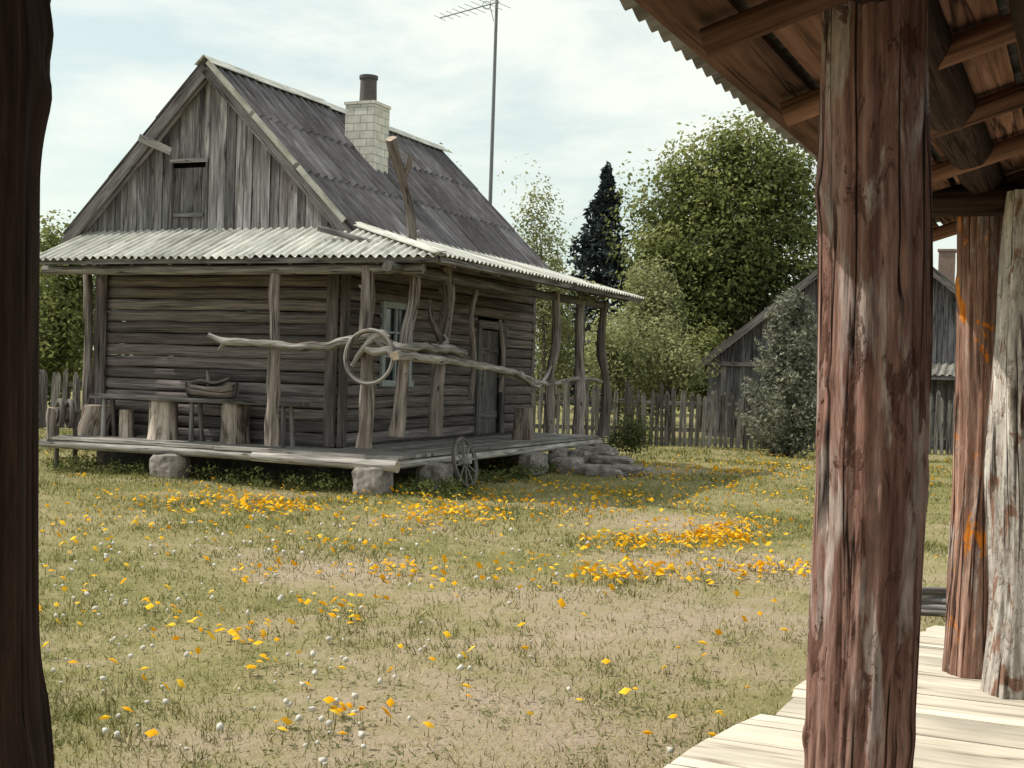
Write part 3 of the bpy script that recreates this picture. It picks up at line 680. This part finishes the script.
for i in range(9):
    c=b0.lerp(b1,i/8*.97); L_=.22+.03*i; d=Vector((.55,-.5,-.35)).normalized() ; sweep(M,[c-d*L_,c+d*L_],.007,5)
c=b0.lerp(b1,.85); 
for dd in(-.35,.35): sweep(M,[c,c+Vector((.1,.1,dd))],.008,5)
ring(M,b0.lerp(b1,.8),.09,.008,(1,0,0),(0,0,1),0,6,14)
M.build('tv_antenna',[POLEM])
cl_=[]
for _ in range(200):
    px=random.uniform(55,470); 
    if 350<px<400 or 148<px<192: continue
    q=plane_b(px,460,random.uniform(-.25,.6)); cl_.append((HM@Vector((q.x,q.y,random.uniform(.02,.22)*random.random()+.03)))[:])
for _ in range(110):
    q=HM@Vector((random.uniform(-.1,.45),random.uniform(.3,9),random.uniform(.02,.16))); cl_.append(q[:])
C,Nn=gauss_leaves(np.array(cl_),26,np.array([.08,.08,.05])); C[:,2]=np.abs(C[:,2]); leaves('porch_weeds',C,Nn,.015+.025*rng.random(len(C)),LEAFW,rng.random(len(C))*.8)
cl_=np.array([at_d(628+random.gauss(0,11),447-abs(random.gauss(0,15)),27.2)[:] for _ in range(90)]); C,Nn=gauss_leaves(cl_,30,.1); C[:,2]=np.abs(C[:,2]); leaves('garden_shrub',C,Nn,.03,LEAFW,rng.random(len(C)))

# ---------------- fence ----------------
M=MB(); x=-24.0
while x<26:
    wv=random.uniform(.08,.13); yf=33+.15*math.sin(x*.3); h=1.52+random.uniform(-.18,.13)+.06*math.sin(x*.8); ln=random.uniform(-.06,.06)
    p0=Vector((x,yf-.04,.03)); p1=Vector((x+ln,yf-.04,h-.08)); r_=random.random()
    board(M,p0,p1,wv,.022,(0,-1,0),0,rnd=r_); board(M,p1,p1+Vector((0,0,.09)),wv,.022,(0,-1,0),0,rnd=r_,w2=wv*.3)
    x+=wv+random.uniform(.03,.065)
    if random.random()<.03: x+=.12
for z in(.45,1.15): 
    for xx in np.arange(-24,26,3.0): board(M,(xx,33.03+.15*math.sin(xx*.3),z+random.uniform(-.03,.03)),(xx+3,33.03+.15*math.sin(xx*.3+.9),z),.1,.05,(0,-1,0),0)
for xx in np.arange(-24,26,3.0): sweep(M,[(xx,33.12,0),(xx,33.12,1.5)],.07,8,hint=(0,1,0))
M.build('picket_fence',[PICK])

# ---------------- barn ----------------
BM=Matrix.Translation((5.55,40,0))@Matrix.Rotation(-TH,4,'Z'); barn=empty('wooden_barn',BM)
Wd,ZE2,ZR2,LB=10.9,1.95,6.35,11
M=MB(); hw=Wd/2; LT2=math.hypot(hw,ZR2-ZE2)
corr(M,lambda s,t:(hw*t/LT2,s,ZE2+(ZR2-ZE2)*t/LT2),-.5,LB,lambda s:0,lambda s:LT2,(-.62,0,.78),rows=4,amp=.03,wl=.2)
corr(M,lambda s,t:(Wd-hw*t/LT2,s,ZE2+(ZR2-ZE2)*t/LT2),-.5,LB,lambda s:0,lambda s:LT2,(.62,0,.78),rows=4,amp=.03,wl=.2)
M.build('barn_roof',[SLATEM],barn)
M=MB()
for y in(0,LB-.3):
    x=.5
    while x<Wd-.5:
        wv=random.uniform(.14,.22); xc=x+wv/2; zt=ZE2+(ZR2-ZE2)*(1-abs(xc-hw)/hw)-.08
        board(M,(xc,y+random.uniform(-.015,.015),0),(xc,y,zt),wv-.01,.03,(0,-1,0),0); x+=wv
for x in(.5,Wd-.5):
    y=0.1
    while y<LB-.4: board(M,(x,y,0),(x,y,ZE2+.3),.17,.03,(1,0,0),0); y+=.18
for sd in(0,1):
    xe=0 if sd==0 else Wd
    board(M,(xe,-.5,ZE2-.06),(hw,-.5,ZR2-.06),.22,.035,(0,-1,0),1,rnd=.2)
board(M,(.2,-.08,2.25),(Wd-.2,-.08,2.25),.12,.05,(0,-1,0),1)
board(M,(3.6,-.08,3.2),(5.4,-.08,3.2),.1,.04,(0,-1,0),1); board(M,(2.4,-.1,1.1),(4.2,-.1,1.1),1.9,.03,(0,-1,0),2)
M.build('barn_walls',[BARNW,PICK,DARKI],barn)
M=MB(); corr(M,lambda s,t:(s,-1.2+t*1.2,2.05+.35*t),5.2,Wd+.4,lambda s:0,lambda s:1,(0,-.3,.95),rows=1,wl=.2,amp=.025)
M.build('barn_lean_to_roof',[SLATEM],barn)
M=MB()
for x in(5.4,8,Wd+.2): sweep(M,[(x,-1.1,0),(x,-1.1,2.05)],.08,8,hint=(0,1,0))
board(M,(5.2,-1.15,2.0),(Wd+.4,-1.15,2.0),.12,.06,(0,-1,0),0); M.build('barn_lean_to_posts',[BARNW],barn)
M=MB(); board(M,(hw+1.76,2,4.3),(hw+1.76,2,5.8),.45,.45,(0,1,0),0,rnd=0); board(M,(hw+1.76,2,5.8),(hw+1.76,2,5.87),.52,.52,(0,1,0),0); 
RB=simple('red_chimney_brick',(.24,.17,.145),.9); M.build('barn_chimney',[RB],barn)

# ---------------- trees ----------------
def tree(name,base,h,blobs,ncl,per,ls,mat,rc=.45,trunk_r=.22,limbs=14,flat=.7,tmat=None,shell=.5):
    e=empty(name,Matrix.Translation(base)); M=MB(); base=Vector((0,0,0)); top=Vector((random.uniform(-.2,.2),0,h*.8))
    tr=catmull([base,Vector((.1,0,h*.3)),Vector((-.1,.1,h*.55)),top],5); sweep(M,tr,[trunk_r,trunk_r*.7,trunk_r*.4,trunk_r*.12],10,hint=(0,1,0),amp=.2)
    wts=np.array([b[3]*b[4]*b[5] for b in blobs])**.7; wts/=wts.sum(); ids=rng.choice(len(blobs),ncl,p=wts); B=np.array(blobs)[ids]
    d=rng.standard_normal((ncl,3)); d/=np.linalg.norm(d,axis=1,keepdims=True); r=(shell+(1-shell)*rng.random(ncl))[:,None]
    cc=B[:,:3]+d*B[:,3:]*r
    for k in range(limbs):
        tgt=Vector(cc[rng.integers(ncl)]); s=tr[min(len(tr)-2,int(len(tr)*random.uniform(.3,.85)))]; md=s.lerp(tgt,.5)+Vector((0,0,-.1*h*random.random()))
        sweep(M,catmull([s,md,tgt],3),[trunk_r*.35,trunk_r*.2,trunk_r*.06],6,hint=(.2,1,.1))
    M.build('trunk_and_limbs',[tmat or TRUNK],e)
    rcs=rc*(.45+1.0*rng.random(ncl)); C=np.repeat(cc,per,0); n=len(C); off=rng.standard_normal((n,3))*np.array([1,1,flat]); off/=np.maximum(1,np.linalg.norm(off,axis=1,keepdims=True)*.6)
    C=C+off*np.repeat(rcs,per)[:,None]; Nn=rng.standard_normal((n,3))*.7+off*.6+np.array([0,0,.7])
    tone=np.repeat(rng.random(ncl),per)*.5+.3*rng.random(n)+.22*np.clip(off[:,2],-1,1)+.1  # light from above put into leaf tone: clump tops paler, undersides darker
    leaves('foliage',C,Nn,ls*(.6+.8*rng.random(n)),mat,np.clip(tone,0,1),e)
    return e
Z=lambda y,x,D: at_d(x,y,D).z
def bl(px,py,rx,ry,D,bx):
    q=at_d(px,py,D); k=D/F; return (q.x-bx.x,random.uniform(-.8,.8),q.z,rx*k,(rx+ry)/2*k,ry*k)
D=46; b=at_d(735,400,D); b.z=0
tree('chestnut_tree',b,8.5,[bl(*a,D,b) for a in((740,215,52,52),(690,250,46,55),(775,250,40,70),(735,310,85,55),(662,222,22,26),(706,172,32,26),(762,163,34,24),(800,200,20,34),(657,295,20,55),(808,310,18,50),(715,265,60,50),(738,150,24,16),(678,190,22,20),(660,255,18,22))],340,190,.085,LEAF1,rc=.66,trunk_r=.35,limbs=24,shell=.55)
def spruce(name,base,h,rw,mat,levels=26,per=60,seed=0,ls=.12,droop=.35,power=1.0,bottom=.08,spread=2.2,mn=.25):
    e=empty(name,Matrix.Translation(base)); M=MB(); sweep(M,[(0,0,0),(0,0,h*.5),(0,0,h)],[h*.016,h*.01,.01],8,hint=(0,1,0)); M.build('trunk',[TRUNK],e)
    C=[];Nn=[]
    for i in range(levels):
        f=bottom+(1-bottom)*i/levels; rr=rw*(1-f)**power+.08; nb=random.randint(7,11)
        for j in range(nb):
            z=h*(f+random.uniform(-.5,.5)*(1-bottom)/levels*spread); z=min(z,h*.985)
            a=random.random()*6.283; r1=rr*random.uniform(.6,1.15)
            for m in range(int(per*max(mn,r1/rw))):
                u=random.random()**.7; r=r1*u; aa=a+random.gauss(0,.16)
                C.append((math.cos(aa)*r,math.sin(aa)*r,z-droop*r*u+random.gauss(0,.012)*h+ (.12*r if u>.8 else 0))); Nn.append((random.gauss(0,.7),random.gauss(0,.7),.6))
    C=np.array(C); n=len(C); leaves('foliage',C,np.array(Nn),ls*(.6+.8*rng.random(n)),mat,rng.random(n),e,asp=.4)
b=at_d(600,390,62); b.z=0; spruce('spruce_tree',b,Z(166,600,62),4.6,LEAFS,levels=30,per=80,ls=.17,power=1.0,spread=1.1,droop=.3,mn=.6)
b=at_d(787,447,30.6); b.z=0; spruce('juniper_shrub',b,Z(294,795,30.6),1.05,LEAFJ,levels=36,per=100,ls=.06,droop=-.6,power=.55,bottom=.02)
def soft(name,px,top,wpx,D,mat=LEAF2,ncl=110,per=60,ls=.09,rc=.4,low=400):
    b=at_d(px,400,D); b.z=0; hp=low-top
    bs=[bl(px+random.uniform(-.25,.25)*wpx,low-hp*f,wpx*wf,hp*.2,D,b) for f,wf in((.25,.5),(.45,.5),(.65,.38),(.85,.22))]
    tree(name,b,Z(top,px,D),bs,ncl,per,ls,mat,rc=rc,trunk_r=.1,limbs=12,shell=.2,flat=1.1)
soft('birch_tree',540,178,60,50,ncl=100,per=70,rc=.6,ls=.07)
soft('willow_tree',640,268,75,38,ncl=170,per=75,rc=.38,ls=.055)
soft('willow_tree',614,325,45,36,ncl=80,per=70,ls=.055)
soft('willow_tree',668,330,50,36.5,ncl=80,per=70,ls=.055)
soft('birch_tree',556,245,46,52,ncl=80,per=70,mat=LEAF2,ls=.07)
soft('maple_tree',66,222,60,40,ncl=130,per=90,mat=LEAF1,ls=.08)
soft('maple_tree',30,250,70,42,ncl=120,per=90,mat=LEAF1,ls=.08)
soft('maple_tree',440,148,50,44,ncl=70,per=70,mat=LEAF1,ls=.08)
soft('maple_tree',700,340,60,44,ncl=90,per=80,mat=LEAF1,ls=.08)
cl_=[]
for _ in range(1300):
    x=random.uniform(-75,75); h=3.2+1.5*math.sin(x*.2)+1.2*math.sin(x*.53+2); cl_.append((x,random.uniform(74,82),random.random()*max(1.2,h)))
C,Nn=gauss_leaves(np.array(cl_),22,np.array([.9,.9,.7])); C[:,2]=np.abs(C[:,2]); leaves('distant_treeline',C,Nn,.25,LEAF1,rng.random(len(C))*.8)
# ---------------- foreground porch ----------------
PM=Matrix.Translation((.935,3.4,0))@Matrix.Rotation(-math.radians(24),4,'Z'); PI_=PM.inverted(); porch=empty('log_porch',PM)
def W2P(x,y): q=PI_@Vector((x,y,0)); return q
ZP=.3
M=MB()
def bigpost(M,x,y,r,mi,ztop=2.8,n=140,rings=180,amp=.12,amp2=.09,bend=.012,r2=None,z0=ZP-.02,fa2=4.5,rnd=None,bumps=None):
    r2=r2 or r; pts=[];rs=[]
    for i in range(rings):
        f=i/(rings-1); z=z0+(ztop-z0)*f; pts.append(Vector((x+bend*math.sin(f*5+r*40),y+bend*math.cos(f*4),z))); rs.append(r*(1-f)+r2*f)
    sweep(M,pts,rs,n,hint=(0,1,0),amp=amp,fa=1.0,fl=1.3,amp2=amp2,fa2=fa2,fl2=.9,mi=mi,rnd=rnd,bumps=bumps)
bp=[(a,z,s,h) for a,z,s,h in [(random.uniform(0,6.28),random.uniform(.1,2.4),random.uniform(.015,.035),random.uniform(.006,.016)) for _ in range(26)]]
bigpost(M,0,0,.135,0,rnd=.37,amp=.16,amp2=.09,bumps=bp,bend=.012)
q=W2P(*at_d(972,690,6.75).xy); bigpost(M,q.x,q.y,.135,1,amp=.2,amp2=.12,rnd=.62,ztop=2.8,bumps=bp[:9])
q=W2P(*at_d(1020,690,6.35).xy); bigpost(M,q.x,q.y,.18,2,r2=.13,amp=.3,amp2=.12,rnd=.21,ztop=2.75,bumps=bp[9:16])
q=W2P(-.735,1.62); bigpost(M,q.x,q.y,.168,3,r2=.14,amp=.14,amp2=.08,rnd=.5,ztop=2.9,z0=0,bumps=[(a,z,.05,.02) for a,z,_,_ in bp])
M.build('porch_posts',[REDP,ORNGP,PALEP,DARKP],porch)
SL=.32; XE=-.46; ZEP=2.715
def RZ(x): return ZEP+SL*(x-XE)
M=MB(); XT=3.2; YA,YB=-5,4.75
corr(M,lambda s,t:(XE-.11+t,s,RZ(XE-.11+t)+.045),YA,YB+.1,lambda s:0,lambda s:XT-XE,(-.3,0,.95),rows=2,amp=.022,wl=.11,k=10)
M.build('corrugated_roof',[SLATEM],porch)
M=MB(); x=XE-.04
while x<XT-.3:
    board(M,(x+.09,YA,RZ(x+.09)),(x+.09,YB,RZ(x+.09)),.17,.025,(-.3,0,.95),0,jit=.004); x+=.19 if random.random()<.8 else .23
y=YB-.25
while y>YA:
    sweep(M,[(XE+.06,y,RZ(XE)-.055),(1.3,y+.02,RZ(1.3)-.055),(XT-.2,y,RZ(XT-.2)-.055)],[.04,.05,.05],10,amp=.2,mi=0,hint=(0,1,0)); y-=.95
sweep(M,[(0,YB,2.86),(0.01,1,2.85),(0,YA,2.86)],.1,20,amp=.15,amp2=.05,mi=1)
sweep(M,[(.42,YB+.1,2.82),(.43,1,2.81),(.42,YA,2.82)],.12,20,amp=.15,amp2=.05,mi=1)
for y in(3.25,-3.3): sweep(M,[(-.25,y+.2,2.74),(1,y+.2,2.73),(2.6,y+.2,2.74)],.08,14,amp=.15,mi=1)
M.build('roof_timber',[ROOFW,DARKP],porch)
M=MB()
for i in range(15): sweep(M,[(2.7,YA,.2+.19*i),(2.7,0,.2+.19*i),(2.7,YB,.2+.19*i)],.1,10,amp=.08)
M.build('unseen_back_log_wall',[LOGW],porch)  # out-of-view wall, added to block ambient light and darken the roof underside
ed=[W2P(*p) for p in((.2,3.9),(.59,4.96),(.90,5.45),(1.235,5.86),(1.49,6.4),(2.0,7.2),(2.66,8.0))]
ey=np.array([q.y for q in ed]); ex=np.array([q.x for q in ed]); o_=np.argsort(ey); ey=ey[o_];ex=ex[o_]
M=MB(); y=-4.8
while y<4.75:
    wv=random.uniform(.36,.5) if y<3.0 else random.uniform(.2,.3)
    x0=float(np.interp(y+wv*.2,ey,ex)); x1=float(np.interp(y+wv*.8,ey,ex)); j=random.uniform(-.02,.02); zz_=ZP-.025+random.uniform(-.004,.004); r_=random.random()
    xm=float(np.interp(y+wv*.5,ey,ex))+j+random.uniform(-.03,.01)
    y1=y+wv-.009
    top=[(x0+j,y),(xm,y+wv*.5),(x1+j+random.uniform(-.02,.02),y1),(2.6,y1),(2.6,y)]
    vs=[(a,b,zz_+.025) for a,b in top]+[(a,b,zz_-.025) for a,b in top]
    fs=[(4,3,2,1,0),(5,6,7,8,9)]; us=[[(vs[i][1]-y,vs[i][0]) for i in f] for f in fs]
    for k in range(5):
        l=(k+1)%5; fs.append((k,l,l+5,k+5)); us.append([(0,0),(.2,0),(.2,.05),(0,.05)])
    M.add(vs,fs,us,0,r_); y+=wv
for x in(-.25,.6,2.2): sweep(M,[(x,-4.7,.17),(x,4.6,.17)],.08,10,mi=1)
M.build('porch_deck_boards',[PLANK,DARKP],porch)
M=MB()
for i in range(7):
    q=at_d(936+random.uniform(-6,8),612-i*3.5,8.6)
    sweep(M,[(q.x-.25,q.y+random.uniform(-.1,.1),q.z),(q.x+.35,q.y+random.uniform(-.1,.1),q.z)],.025,7,amp=.3,mi=0)
sweep(M,[(2.7,8.6,0),(2.7,8.6,.3)],.05,7); sweep(M,[(3.0,8.6,0),(3.0,8.6,.3)],.05,7)
M.build('firewood_pile',[LIMB])
